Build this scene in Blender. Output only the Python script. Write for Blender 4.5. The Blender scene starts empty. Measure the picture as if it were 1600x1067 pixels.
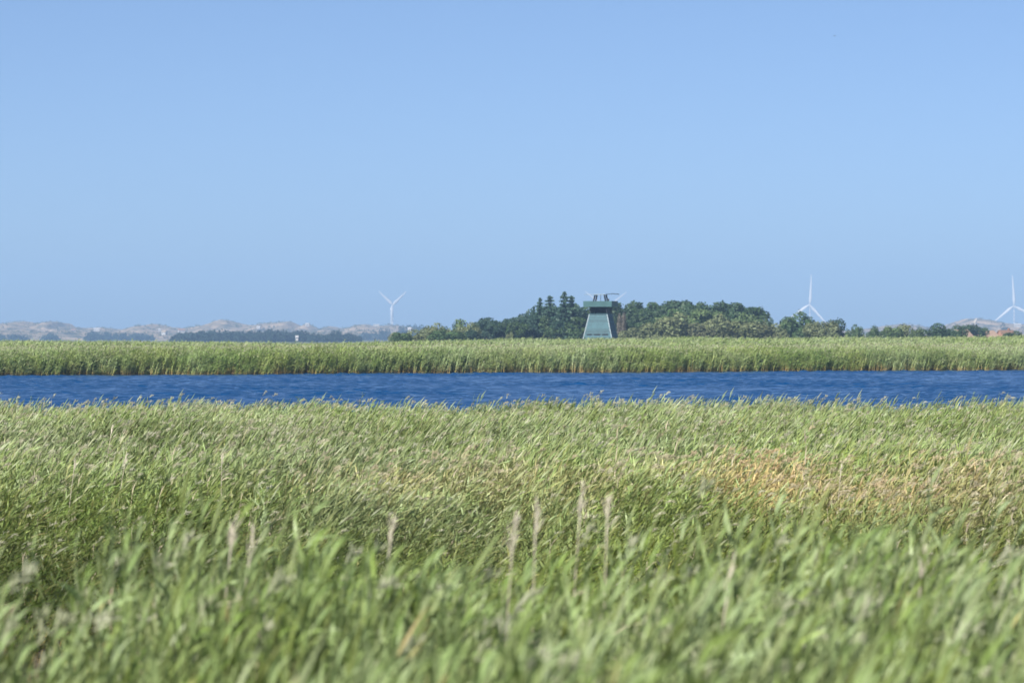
import bpy, math, random
import numpy as np
from mathutils import Vector, Matrix

# ------------------------------------------------------------------ camera, sky, sun, exposure
S = bpy.context.scene
COL = S.collection
R = math.radians
CAM_Z = 3.65
SUN_AZ, SUN_EL = R(217), R(37)          # behind the camera, to its left

cam_data = bpy.data.cameras.new('camera')
cam = bpy.data.objects.new('camera', cam_data)
COL.objects.link(cam)
S.camera = cam
cam_data.sensor_width = 36
cam_data.lens = 135
cam_data.clip_start = 0.5
cam_data.clip_end = 20000
cam.location = (0, 0, CAM_Z)
cam.rotation_euler = (R(90) - 5.5 / 6000, 0, 0)
cam_data.dof.use_dof = True
cam_data.dof.focus_distance = 95
cam_data.dof.aperture_fstop = 4.0

W = bpy.data.worlds.new('World')
S.world = W
W.use_nodes = True
_nt = W.node_tree
_sky = _nt.nodes.new('ShaderNodeTexSky')
_sky.sky_type = 'NISHITA'
_sky.sun_disc = False
_sky.sun_elevation = SUN_EL
_sky.sun_rotation = SUN_AZ
_sky.air_density = 0.4
_sky.dust_density = 0.75
_sky.ozone_density = 3.2
_nt.links.new(_sky.outputs[0], _nt.nodes['Background'].inputs[0])
_nt.nodes['Background'].inputs[1].default_value = 0.0765

sun_data = bpy.data.lights.new('sun', 'SUN')
sun = bpy.data.objects.new('sun', sun_data)
COL.objects.link(sun)
sun_data.energy = 5.0
sun_data.angle = R(0.53)
sun_data.color = (1.0, 0.955, 0.88)
_sd = Vector((math.sin(SUN_AZ) * math.cos(SUN_EL), math.cos(SUN_AZ) * math.cos(SUN_EL), math.sin(SUN_EL)))
sun.rotation_euler = _sd.to_track_quat('Z', 'Y').to_euler()

S.view_settings.view_transform = 'Standard'
S.view_settings.look = 'None'
S.view_settings.gamma = 1
S.view_settings.exposure = 0.85
S.render.engine = 'CYCLES'
S.cycles.use_denoising = True
S.cycles.max_bounces = 6
S.cycles.transparent_max_bounces = 8
S.cycles.volume_bounces = 0
S.cycles.diffuse_bounces = 3
S.cycles.glossy_bounces = 3

rnd = random.Random(7)
rng = np.random.default_rng(11)

# ------------------------------------------------------------------ helpers
def P(px, py, d):
    """a point d metres out, seen at photograph pixel (px, py)"""
    return Vector(((px - 800) / 6000 * d, d, CAM_Z + (528 - py) / 6000 * d))

def tag(o, label=None, cat=None, group=None, kind=None):
    if label: o['label'] = label
    if cat: o['category'] = cat
    if group: o['group'] = group
    if kind: o['kind'] = kind
    return o

def empty(name, loc=(0, 0, 0), rz=0.0, parent=None):
    o = bpy.data.objects.new(name, None)
    COL.objects.link(o)
    o.location = loc
    o.rotation_euler = (0, 0, rz)
    o.parent = parent
    return o

def mesh_np(name, V, F, mats=(), mi=None, smooth=False):
    """V (n,3), F list/array of equal-length or ragged faces"""
    me = bpy.data.meshes.new(name)
    V = np.asarray(V, dtype=np.float32)
    if isinstance(F, np.ndarray):
        n, k = F.shape
        me.vertices.add(len(V)); me.vertices.foreach_set('co', V.ravel())
        me.loops.add(n * k); me.loops.foreach_set('vertex_index', F.astype(np.int32).ravel())
        me.polygons.add(n)
        me.polygons.foreach_set('loop_start', np.arange(0, n * k, k, dtype=np.int32))
        me.polygons.foreach_set('loop_total', np.full(n, k, dtype=np.int32))
    else:
        me.from_pydata([tuple(v) for v in V], [], F)
    for m in mats: me.materials.append(m)
    if mi is not None: me.polygons.foreach_set('material_index', np.asarray(mi, dtype=np.int32))
    if smooth: me.polygons.foreach_set('use_smooth', np.ones(len(me.polygons), dtype=bool))
    me.update(calc_edges=True)
    me.validate()
    return me

def link(name, me, parent=None):
    o = bpy.data.objects.new(name, me)
    COL.objects.link(o)
    o.parent = parent
    return o

class MB:
    """collects simple solids into one mesh"""
    def __init__(s): s.v = []; s.f = []
    def raw(s, v, f):
        b = len(s.v); s.v += [tuple(p) for p in v]; s.f += [tuple(i + b for i in q) for q in f]; return s
    def box(s, x0, x1, y0, y1, z0, z1):
        return s.raw([(x0,y0,z0),(x1,y0,z0),(x1,y1,z0),(x0,y1,z0),(x0,y0,z1),(x1,y0,z1),(x1,y1,z1),(x0,y1,z1)],
                     [(0,3,2,1),(4,5,6,7),(0,1,5,4),(1,2,6,5),(2,3,7,6),(3,0,4,7)])
    def hexa(s, p):          # eight corners, bottom four then top four
        return s.raw(p, [(0,3,2,1),(4,5,6,7),(0,1,5,4),(1,2,6,5),(2,3,7,6),(3,0,4,7)])
    def bar(s, a, b, r, n=6, r2=None):
        a = Vector(a); b = Vector(b); r2 = r if r2 is None else r2
        d = (b - a).normalized()
        u = d.orthogonal().normalized(); w = d.cross(u)
        v = []
        for c, rr in ((a, r), (b, r2)):
            for k in range(n):
                t = 2 * math.pi * (k + .5) / n
                v.append(c + (u * math.cos(t) + w * math.sin(t)) * rr)
        f = [(k, (k + 1) % n, n + (k + 1) % n, n + k) for k in range(n)]
        f += [tuple(range(n - 1, -1, -1)), tuple(range(n, 2 * n))]
        return s.raw(v, f)
    def build(s, name, mat, parent=None, smooth=False):
        me = mesh_np(name, s.v, s.f, [mat], smooth=smooth)
        return link(name, me, parent)

def noise2(seed, scale, oct=4):
    """smooth random field of (x, y), about -1..1"""
    g = np.random.default_rng(seed)
    comps = []
    for o in range(oct):
        for k in range(5):
            a = g.uniform(0, 2 * math.pi); L = scale / 2 ** o * g.uniform(.7, 1.4)
            comps.append((math.cos(a) * 2 * math.pi / L, math.sin(a) * 2 * math.pi / L, g.uniform(0, 6.28), .5 / 2 ** (o * .7)))
    def f(x, y):
        x = np.asarray(x, dtype=float); y = np.asarray(y, dtype=float)
        r = 0
        for kx, ky, p, A in comps: r = r + A * np.sin(kx * x + ky * y + p)
        return r / 1.5
    return f

def sstep(a, b, x):
    t = np.clip((np.asarray(x, dtype=float) - a) / (b - a), 0, 1)
    return t * t * (3 - 2 * t)

# ------------------------------------------------------------------ materials
def mat(name):
    m = bpy.data.materials.new(name)
    m.use_nodes = True
    return m, m.node_tree.nodes, m.node_tree.links, m.node_tree.nodes['Principled BSDF']

def paint(name, col, rough=.6, var=.12, scale=3.0, spec=.3):
    m, n, l, b = mat(name)
    tc = n.new('ShaderNodeTexCoord'); nz = n.new('ShaderNodeTexNoise')
    nz.inputs['Scale'].default_value = scale; nz.inputs['Detail'].default_value = 5
    l.new(tc.outputs['Object'], nz.inputs['Vector'])
    mr = n.new('ShaderNodeMapRange')
    mr.inputs['From Min'].default_value = .3; mr.inputs['From Max'].default_value = .7
    mr.inputs['To Min'].default_value = 1 - var; mr.inputs['To Max'].default_value = 1 + var
    l.new(nz.outputs['Fac'], mr.inputs['Value'])
    hv = n.new('ShaderNodeHueSaturation'); hv.inputs['Color'].default_value = (*col, 1)
    l.new(mr.outputs[0], hv.inputs['Value'])
    l.new(hv.outputs[0], b.inputs['Base Color'])
    b.inputs['Roughness'].default_value = rough
    b.inputs['Specular IOR Level'].default_value = spec
    return m

def leaf_mat(name, src, transl=.3, rough=.55, low=None, sat_hi=1.0):
    """foliage: colour from the plant itself (instancer attribute or object colour) with leaf-to-leaf variation"""
    m, n, l, b = mat(name)
    if src == 'inst':
        at = n.new('ShaderNodeAttribute'); at.attribute_type = 'INSTANCER'; at.attribute_name = 'tcol'
        c = at.outputs['Color']
    else:
        oi = n.new('ShaderNodeObjectInfo'); c = oi.outputs['Color']
    lv = n.new('ShaderNodeAttribute'); lv.attribute_name = 'lv'      # per-leaf random value
    mr = n.new('ShaderNodeMapRange'); mr.inputs['To Min'].default_value = .72 if src == 'inst' else .84; mr.inputs['To Max'].default_value = 1.3 if src == 'inst' else 1.15
    l.new(lv.outputs['Fac'], mr.inputs['Value'])
    hs = n.new('ShaderNodeHueSaturation')
    mh = n.new('ShaderNodeMapRange'); mh.inputs['To Min'].default_value = .485; mh.inputs['To Max'].default_value = .515
    l.new(lv.outputs['Fac'], mh.inputs['Value'])
    l.new(mh.outputs[0], hs.inputs['Hue'])
    l.new(mr.outputs[0], hs.inputs['Value']); l.new(c, hs.inputs['Color'])
    out = hs.outputs[0]
    if low is not None:                                               # old leaves and sheaths low on the stem are straw
        hz = n.new('ShaderNodeAttribute'); hz.attribute_name = 'hz'
        rp = n.new('ShaderNodeMapRange'); rp.inputs['From Min'].default_value = low[1]; rp.inputs['From Max'].default_value = low[2]
        rp.inputs['To Min'].default_value = low[3]; rp.inputs['To Max'].default_value = 0
        l.new(hz.outputs['Fac'], rp.inputs['Value'])
        mx = n.new('ShaderNodeMix'); mx.data_type = 'RGBA'
        l.new(rp.outputs[0], mx.inputs[0]); l.new(out, mx.inputs[6]); mx.inputs[7].default_value = (*low[0], 1)
        out = mx.outputs[2]
    l.new(out, b.inputs['Base Color'])
    b.inputs['Roughness'].default_value = rough
    b.inputs['Specular IOR Level'].default_value = .35
    if transl > 0:
        tr = n.new('ShaderNodeBsdfTranslucent'); l.new(out, tr.inputs['Color'])
        ms = n.new('ShaderNodeMixShader'); ms.inputs[0].default_value = transl
        l.new(b.outputs[0], ms.inputs[1]); l.new(tr.outputs[0], ms.inputs[2])
        l.new(ms.outputs[0], n['Material Output'].inputs['Surface'])
    return m

M = {}
STRAW = (0.36, 0.24, 0.085)
M['reed_leaf'] = leaf_mat('reed_leaf', 'inst', .3, .45, (STRAW, .12, .38, .75))
M['reed_stem'] = leaf_mat('reed_stem', 'inst', 0, .5, (STRAW, .25, .75, .9))
M['tree_leaf'] = leaf_mat('tree_leaf', 'obj', .22, .6)
M['far_leaf'] = paint('far_leaf', (0.012, 0.03, 0.022), .8, .25, .4)
M['scrub_leaf'] = paint('scrub_leaf', (0.075, 0.08, 0.035), .8, .25, .2)
M['bark'] = paint('bark', (0.09, 0.07, 0.05), .9, .25, 2)
M['white_paint'] = paint('white_paint', (0.52, 0.52, 0.53), .4, .03, .2)
M['teal_fascia'] = paint('teal_fascia', (0.040, 0.100, 0.105), .55, .12, .8)
def board_paint(name, col):
    m = paint(name, col, .6, .15, 1.2); n, l = m.node_tree.nodes, m.node_tree.links
    hv = [k for k in n if k.type == 'HUE_SAT'][0]; b = n['Principled BSDF']
    oi = n.new('ShaderNodeObjectInfo'); mr = n.new('ShaderNodeMapRange'); mr.inputs['To Min'].default_value = .72; mr.inputs['To Max'].default_value = 1.3
    h2 = n.new('ShaderNodeHueSaturation'); l.new(oi.outputs['Random'], mr.inputs['Value']); l.new(mr.outputs[0], h2.inputs['Value'])
    l.new(hv.outputs[0], h2.inputs['Color']); l.new(h2.outputs[0], b.inputs['Base Color'])
    return m
M['teal_board'] = board_paint('teal_board', (0.030, 0.086, 0.106))
M['pale_trim'] = paint('pale_trim', (0.26, 0.32, 0.35), .6, .1, 2)
M['dark_wood'] = paint('dark_wood', (0.012, 0.016, 0.022), .7, .2, 2)
M['roof_felt'] = paint('roof_felt', (0.10, 0.11, 0.10), .9, .15, 1)
M['tile_tan'] = paint('tile_tan', (0.42, 0.29, 0.21), .8, .15, 1.5)
M['tile_red'] = paint('tile_red', (0.24, 0.15, 0.105), .8, .15, 1.5)
M['thatch'] = paint('thatch', (0.30, 0.24, 0.17), .95, .2, 1.5)
M['brick_wall'] = paint('brick_wall', (0.26, 0.14, 0.10), .9, .15, 2)
M['white_wall'] = paint('white_wall', (0.38, 0.37, 0.36), .8, .06, 1)
M['bird_grey'] = paint('bird_grey', (0.10, 0.10, 0.11), .7, .1, 5)
_g = paint('window_glass', (0.02, 0.03, 0.04), .08, .05, 1, .6); M['glass'] = _g

# plume: silky purple-brown to silver seed heads
def plume_mat():
    m, n, l, b = mat('reed_plume')
    at = n.new('ShaderNodeAttribute'); at.attribute_type = 'INSTANCER'; at.attribute_name = 'pcol'
    l.new(at.outputs['Color'], b.inputs['Base Color']); b.inputs['Roughness'].default_value = .8
    tr = n.new('ShaderNodeBsdfTranslucent'); l.new(at.outputs['Color'], tr.inputs['Color'])
    ms = n.new('ShaderNodeMixShader'); ms.inputs[0].default_value = .35
    l.new(b.outputs[0], ms.inputs[1]); l.new(tr.outputs[0], ms.inputs[2])
    l.new(ms.outputs[0], n['Material Output'].inputs['Surface'])
    return m
M['reed_plume'] = plume_mat()
M['dry_stem'] = paint('dry_stem', (0.45, 0.40, 0.31), .6, .15, 4)
M['dry_leaf'] = paint('dry_leaf', (0.42, 0.37, 0.26), .7, .2, 4)
M['dry_plume'] = paint('dry_plume', (0.46, 0.42, 0.33), .9, .15, 6)

def ground_mat():
    m, n, l, b = mat('marsh_soil')
    tc = n.new('ShaderNodeTexCoord')
    def nz(s, d=6):
        t = n.new('ShaderNodeTexNoise'); t.inputs['Scale'].default_value = s; t.inputs['Detail'].default_value = d
        l.new(tc.outputs['Object'], t.inputs['Vector']); return t.outputs['Fac']
    r1 = n.new('ShaderNodeValToRGB')
    r1.color_ramp.elements[0].position = .35; r1.color_ramp.elements[0].color = (.035, .028, .016, 1)
    r1.color_ramp.elements[1].position = .65; r1.color_ramp.elements[1].color = (.10, .085, .045, 1)
    l.new(nz(2.5), r1.inputs[0])
    r2 = n.new('ShaderNodeValToRGB')
    r2.color_ramp.elements[0].position = .3; r2.color_ramp.elements[0].color = (.07, .085, .03, 1)
    r2.color_ramp.elements[1].position = .7; r2.color_ramp.elements[1].color = (.13, .13, .055, 1)
    l.new(nz(.02), r2.inputs[0])
    sx = n.new('ShaderNodeSeparateXYZ'); l.new(tc.outputs['Object'], sx.inputs[0])
    mr = n.new('ShaderNodeMapRange'); mr.inputs['From Min'].default_value = 600; mr.inputs['From Max'].default_value = 1000
    l.new(sx.outputs['Y'], mr.inputs['Value'])
    mx = n.new('ShaderNodeMix'); mx.data_type = 'RGBA'
    l.new(mr.outputs[0], mx.inputs[0]); l.new(r1.outputs[0], mx.inputs[6]); l.new(r2.outputs[0], mx.inputs[7])
    l.new(mx.outputs[2], b.inputs['Base Color']); b.inputs['Roughness'].default_value = .95
    bp = n.new('ShaderNodeBump'); bp.inputs['Strength'].default_value = .6; bp.inputs['Distance'].default_value = .1
    l.new(nz(5), bp.inputs['Height']); l.new(bp.outputs[0], b.inputs['Normal'])
    return m
M['ground'] = ground_mat()

def dune_mat():
    m, n, l, b = mat('dune_heath')
    tc = n.new('ShaderNodeTexCoord')
    t = n.new('ShaderNodeTexNoise'); t.inputs['Scale'].default_value = .022; t.inputs['Detail'].default_value = 8; t.inputs['Roughness'].default_value = .65
    l.new(tc.outputs['Object'], t.inputs['Vector'])
    r = n.new('ShaderNodeValToRGB'); e = r.color_ramp.elements
    e[0].position = .36; e[0].color = (.05, .055, .03, 1)
    e[1].position = .64; e[1].color = (.40, .30, .20, 1)
    k = e.new(.48); k.color = (.19, .15, .09, 1)
    k = e.new(.56); k.color = (.31, .235, .15, 1)
    l.new(t.outputs['Fac'], r.inputs[0]); l.new(r.outputs[0], b.inputs['Base Color'])
    b.inputs['Roughness'].default_value = .95
    return m
M['dune'] = dune_mat()
M['sand'] = paint('sand', (.55, .46, .33), .95, .1, .1)

def water_mat():
    m, n, l, b = mat('lake_water')
    b.inputs['Base Color'].default_value = (.001, .044, .142, 1)
    b.inputs['Roughness'].default_value = .12
    b.inputs['IOR'].default_value = 1.333
    tc = n.new('ShaderNodeTexCoord')
    mp = n.new('ShaderNodeMapping'); mp.inputs['Scale'].default_value = (1.1, 1.6, 1)
    l.new(tc.outputs['Object'], mp.inputs['Vector'])
    t = n.new('ShaderNodeTexNoise'); t.inputs['Scale'].default_value = 2.2; t.inputs['Detail'].default_value = 3
    l.new(mp.outputs[0], t.inputs['Vector'])
    bp = n.new('ShaderNodeBump'); bp.inputs['Strength'].default_value = .35; bp.inputs['Distance'].default_value = .05
    l.new(t.outputs['Fac'], bp.inputs['Height']); l.new(bp.outputs[0], b.inputs['Normal'])
    return m
M['water'] = water_mat()

# ------------------------------------------------------------------ terrain
_shn = noise2(5, 30, 3)
def shore(x):
    x = np.asarray(x, dtype=float)
    return 398 + .62 * 150 * np.tanh(x / 150) + 1.9 * _shn(x, x * 0)
_A = np.array([-3000, -1200, -800, -500, -350, -200, -100, 0, 100, 500, 800, 1200, 3000], float)
_Z = np.array([.3, .2, .15, .08, .0, .15, .4, .7, .9, 1.15, 1.3, 1.3, 1.1])
def gz(x, y):
    x = np.asarray(x, dtype=float); y = np.asarray(y, dtype=float)
    a = x / np.maximum(y, 50) * 6000
    far = .1 + np.interp(a, _A, _Z) * sstep(430, 770, y)
    sh = shore(x)
    z_far = -.9 + (far + .9) * sstep(-5, 3, y - sh)
    z_near = -.9 + .95 * (1 - sstep(106, 111, y)) + .06 * (1 - sstep(24, 29, y)) + 1.5 * (1 - sstep(2.5, 6.5, y))
    return np.where(y < 200, z_near, z_far)

def build_ground():
    xs = np.concatenate([[-2400, -1500, -900, -600, -450], np.arange(-350, 351, 10), [450, 600, 900, 1500, 2400]]).astype(float)
    rows = [(y, 0) for y in (-250, -60, -10, 0, 2.5, 4, 5, 6.5, 9, 14, 20, 22, 24, 26, 32, 50, 80, 104, 106, 108, 109.5, 111, 120, 150, 199, 201)]
    rows += [(398 + d, 1) for d in (-40, -5, -3.5, -2, -1, 0, 1, 2, 3, 8)]
    rows += [(430, .75), (470, .5), (520, .25)] + [(y, 0) for y in range(600, 1300, 50)] + [(y, 0) for y in (1500, 2000, 3000, 4000, 5500, 7600, 10000)]
    V = []
    for y0, w in rows:
        yy = y0 + w * (shore(xs) - 398)
        V.append(np.stack([xs, yy, gz(xs, yy)], 1))
    V = np.concatenate(V); nx = len(xs); ny = len(rows)
    i, j = np.meshgrid(np.arange(nx - 1), np.arange(ny - 1))
    q = (j * nx + i).ravel()
    F = np.stack([q, q + 1, q + nx + 1, q + nx], 1)
    o = link('ground', mesh_np('ground', V, F, [M['ground']], smooth=True))
    tag(o, 'flat dark marsh soil under the reeds and meadow beyond', 'ground', kind='structure')
build_ground()

def build_water():
    xs = np.concatenate([[-500, -350, -220, -140, -95], np.arange(-76, 76.2, .4), [95, 140, 220, 350, 500]])
    ys = np.concatenate([[100, 115, 130, 140, 147], np.arange(150, 200, .32), np.arange(200, 452, .2), [470, 500]])
    X, Y = np.meshgrid(xs, ys)
    g = np.random.default_rng(3)
    Z = np.zeros_like(X); DX = np.zeros_like(X)
    for k in range(52):
        L = 10 ** g.uniform(math.log10(.5), math.log10(1.7))
        a = g.normal(-.55, .75)
        if L * 1 < 1.5 and abs(math.cos(a)) > .5: a = math.copysign(math.pi / 2, g.normal()) + g.normal(0, .25)
        kk = 2 * math.pi / L
        A = .044 / kk
        ph = kk * (math.cos(a) * X + math.sin(a) * Y) + g.uniform(0, 6.28)
        Z += A * np.sin(ph)
    gust = noise2(21, 45, 3)(X, Y * .6)
    Z *= np.clip(1.0 + .35 * gust, .75, 1.5)
    fade = (1 - sstep(74, 95, np.abs(X))) * sstep(140, 152, Y) * (1 - sstep(448, 470, Y))
    Z *= fade
    V = np.stack([X.ravel(), Y.ravel(), Z.ravel()], 1)
    nx = len(xs); ny = len(ys)
    i, j = np.meshgrid(np.arange(nx - 1), np.arange(ny - 1)); q = (j * nx + i).ravel()
    F = np.stack([q, q + 1, q + nx + 1, q + nx], 1)
    o = link('water', mesh_np('water', V, F, [M['water']], smooth=True))
    tag(o, 'deep blue wind-rippled water channel between two reed beds', 'water', kind='structure')
build_water()

# ------------------------------------------------------------------ reeds: prototypes
def reed_proto(name, seed, h=2.4, n=1, spread=0.0, nleaf=9, L=.5, Wd=.026, nseg=5, sr=.005, plume=0, lean=.35, leafseg=4, mats=None, az_sd=.55):
    g = random.Random(seed)
    V, F, MI, HZ, LV = [], [], [], [], []
    def vert(p, hz, lv): V.append((p.x, p.y, p.z)); HZ.append(hz); LV.append(lv); return len(V) - 1
    for s in range(n):
        hh = h * g.uniform(.82, 1.06)
        base = Vector((g.gauss(0, spread), g.gauss(0, spread), 0))
        lx = lean * hh * g.uniform(.35, 1.0); ly = hh * g.gauss(0, .05)
        pw = g.uniform(1.5, 2.4)
        cur = lambda t: base + Vector((lx * t ** pw, ly * t ** pw, hh * t * (1 - .1 * t * (lx / hh) ** 1)))
        # stem
        rings = []
        lvs = g.random()
        for k in range(nseg + 1):
            t = k / nseg; c = cur(t); r = sr * (1 - .65 * t)
            rings.append([vert(c + Vector((math.cos(a) * r, math.sin(a) * r, 0)), t, lvs) for a in (0.5, 2.6, 4.7)])
        for k in range(nseg):
            for e in range(3):
                F.append((rings[k][e], rings[k][(e + 1) % 3], rings[k + 1][(e + 1) % 3], rings[k + 1][e])); MI.append(1)
        # leaves, blown downwind (+x)
        for q in range(nleaf):
            t = .22 + .76 * (q + g.uniform(-.3, .3) + .5) / nleaf
            t = min(max(t, .15), .99)
            p = cur(t)
            az = g.gauss(0, az_sd) if g.random() < .96 else g.uniform(-2, 2)
            LL = L * g.uniform(.7, 1.15) * (1 - .35 * max(0, t - .75) / .25) * (.75 + .25 * min(1, t / .5))
            el = R(g.uniform(42, 80)); drop = R(g.uniform(5, 60))
            roll = g.gauss(0, .8); twist = g.gauss(0, 1.0)
            lv = g.random()
            hd = Vector((math.cos(az), math.sin(az), 0)); sd0 = Vector((-math.sin(az), math.cos(az), 0))
            prof = [.55, 1.0, .85, .5, 0][:leafseg + 1] if leafseg == 4 else ([.7, 1.0, 0] if leafseg == 2 else [.6, 1., .7, 0])
            prev = None
            for k in range(leafseg + 1):
                u = k / leafseg
                e = el - drop * u ** 1.3
                dirv = hd * math.cos(e) + Vector((0, 0, math.sin(e)))
                if k: p = p + dirv * (LL / leafseg)
                nrm = sd0.cross(dirv)
                rr = roll + u * twist
                sd = sd0 * math.cos(rr) + nrm * math.sin(rr)
                w = Wd * prof[k] * .5
                if w > 0:
                    ids = (vert(p - sd * w, t, lv), vert(p + sd * w, t, lv))
                else:
                    ids = (vert(p, t, lv),)
                if prev:
                    if len(ids) == 2: F.append((prev[0], prev[1], ids[1], ids[0]))
                    else: F.append((prev[0], prev[1], ids[0]))
                    MI.append(0)
                prev = ids
        # nodding seed head
        if plume and g.random() < (plume if n > 1 else 1):
            PL = g.uniform(.2, .3); a0 = cur(1.0); ang = R(g.uniform(40, 75))
            lv = g.random()
            for k in range(18 if n == 1 else 6):
                u = g.uniform(0, 1) ** .8
                ax = Vector((math.cos(ang), g.gauss(0, .12), math.sin(ang) * (1 - .5 * u)))
                b0 = a0 + ax * PL * u
                dv = (ax + Vector((g.gauss(0, .35), g.gauss(0, .35), g.gauss(-.1, .35)))).normalized()
                b1 = b0 + dv * PL * g.uniform(.3, .5) * (1.1 - .6 * u)
                sv = dv.cross(Vector((g.gauss(0, 1), g.gauss(0, 1), g.gauss(0, 1)))).normalized() * (.007 if n == 1 else .02)
                mid = (b0 + b1) * .5
                F.append((vert(b0, 1, lv), vert(mid + sv, 1, lv), vert(b1, 1, lv), vert(mid - sv, 1, lv))); MI.append(2)
    me = mesh_np(name, V, F, mats or [M['reed_leaf'], M['reed_stem'], M['reed_plume']], MI)
    for an, dat in (('hz', HZ), ('lv', LV)):
        a = me.attributes.new(an, 'FLOAT', 'POINT'); a.data.foreach_set('value', np.asarray(dat, dtype=np.float32))
    return me

def proto_collection(name, specs):
    c = bpy.data.collections.new(name)
    for k, kw in enumerate(specs):
        o = bpy.data.objects.new('%s_%02d' % (name, k), reed_proto('%s_%02d' % (name, k), 100 + k * 7 + len(name), **kw))
        c.objects.link(o)
    return c

single = proto_collection('reed_stem_kinds',
    [dict(h=2.2, nleaf=19, L=.34, Wd=.024, lean=.34, az_sd=.75) for _ in range(5)] +              # 0-4 leafy
    [dict(h=2.2, nleaf=16, L=.33, Wd=.023, lean=.36, plume=1, az_sd=.75) for _ in range(4)] +    # 5-8 with seed head
    [dict(h=1.8, nleaf=20, L=.40, Wd=.018, lean=.5, az_sd=1.0) for _ in range(3)] +      # 9-11 sedge-like
    [dict(h=2.2, nleaf=3, L=.32, Wd=.02, lean=.12, sr=.006, plume=1, az_sd=1.2) for _ in range(2)] +
    [dict(h=2.25, nleaf=26, L=.27, Wd=.017, lean=.27, az_sd=.9) for _ in range(5)])    # 14-18 dense, fine-leaved   # 12-13 last year's
clump = proto_collection('reed_clump_kinds',
    [dict(h=2.45, n=17, spread=.40, nleaf=9, L=.46, Wd=.05, nseg=2, sr=.022, lean=.22, leafseg=2, plume=.25) for _ in range(6)] +
    [dict(h=2.45, n=16, spread=.95, nleaf=7, L=.62, Wd=.085, nseg=1, sr=.03, lean=.22, leafseg=2, plume=.2) for _ in range(5)])

_gn = {}
def reed_nodes(coll):
    g = bpy.data.node_groups.new('reed_scatter', 'GeometryNodeTree')
    g.interface.new_socket('Geometry', in_out='INPUT', socket_type='NodeSocketGeometry')
    g.interface.new_socket('Geometry', in_out='OUTPUT', socket_type='NodeSocketGeometry')
    n, l = g.nodes, g.links
    gi = n.new('NodeGroupInput'); go = n.new('NodeGroupOutput')
    ci = n.new('GeometryNodeCollectionInfo'); ci.inputs['Collection'].default_value = coll
    ci.inputs['Separate Children'].default_value = True; ci.inputs['Reset Children'].default_value = True
    ip = n.new('GeometryNodeInstanceOnPoints'); ip.inputs['Pick Instance'].default_value = True
    def attr(nm, ty):
        a = n.new('GeometryNodeInputNamedAttribute'); a.data_type = ty; a.inputs['Name'].default_value = nm
        return [o for o in a.outputs if o.enabled and o.name == 'Attribute'][0]
    l.new(gi.outputs[0], ip.inputs['Points']); l.new(ci.outputs[0], ip.inputs['Instance'])
    l.new(attr('idx', 'INT'), ip.inputs['Instance Index'])
    er = n.new('FunctionNodeEulerToRotation'); l.new(attr('rot', 'FLOAT_VECTOR'), er.inputs[0])
    l.new(er.outputs[0], ip.inputs['Rotation'])
    l.new(attr('scl', 'FLOAT_VECTOR'), ip.inputs['Scale'])
    l.new(ip.outputs[0], go.inputs[0])
    return g

def scatter(name, pts, idx, rot, scl, tcol, pcol, coll, label):
    me = bpy.data.meshes.new(name)
    me.vertices.add(len(pts)); me.vertices.foreach_set('co', np.asarray(pts, np.float32).ravel())
    a = me.attributes.new('idx', 'INT', 'POINT'); a.data.foreach_set('value', np.asarray(idx, np.int32))
    for nm, d in (('rot', rot), ('scl', scl), ('tcol', tcol), ('pcol', pcol)):
        a = me.attributes.new(nm, 'FLOAT_VECTOR', 'POINT'); a.data.foreach_set('vector', np.asarray(d, np.float32).ravel())
    o = link(name, me)
    md = o.modifiers.new('reeds', 'NODES'); md.node_group = reed_nodes(coll)
    tag(o, label, 'reeds', kind='stuff')
    return o

def lerp3(a, b, t): return np.asarray(a)[None] * (1 - t[:, None]) + np.asarray(b)[None] * t[:, None]

GREEN = (.172, .240, .066)
GLAUC = (.270, .330, .165)     # blue-grey bloom
YELL = (.160, .205, .018)
OLIVE = (.070, .105, .018)
TAN = (.46, .345, .165)
PINK = (.52, .39, .23)
PURP = (.36, .33, .22)
SILV = (.50, .50, .36)

def jitter_points(x0, x1, y0, y1, dens, keep):
    n = int((x1 - x0) * (y1 - y0) * dens)
    x = rng.uniform(x0, x1, n); y = rng.uniform(y0, y1, n)
    k = keep(x, y); return x[k], y[k]

nA = noise2(31, 9, 3); nB = noise2(32, 4, 3); nC = noise2(33, 14, 3); nD = noise2(34, 2.2, 2)

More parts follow.
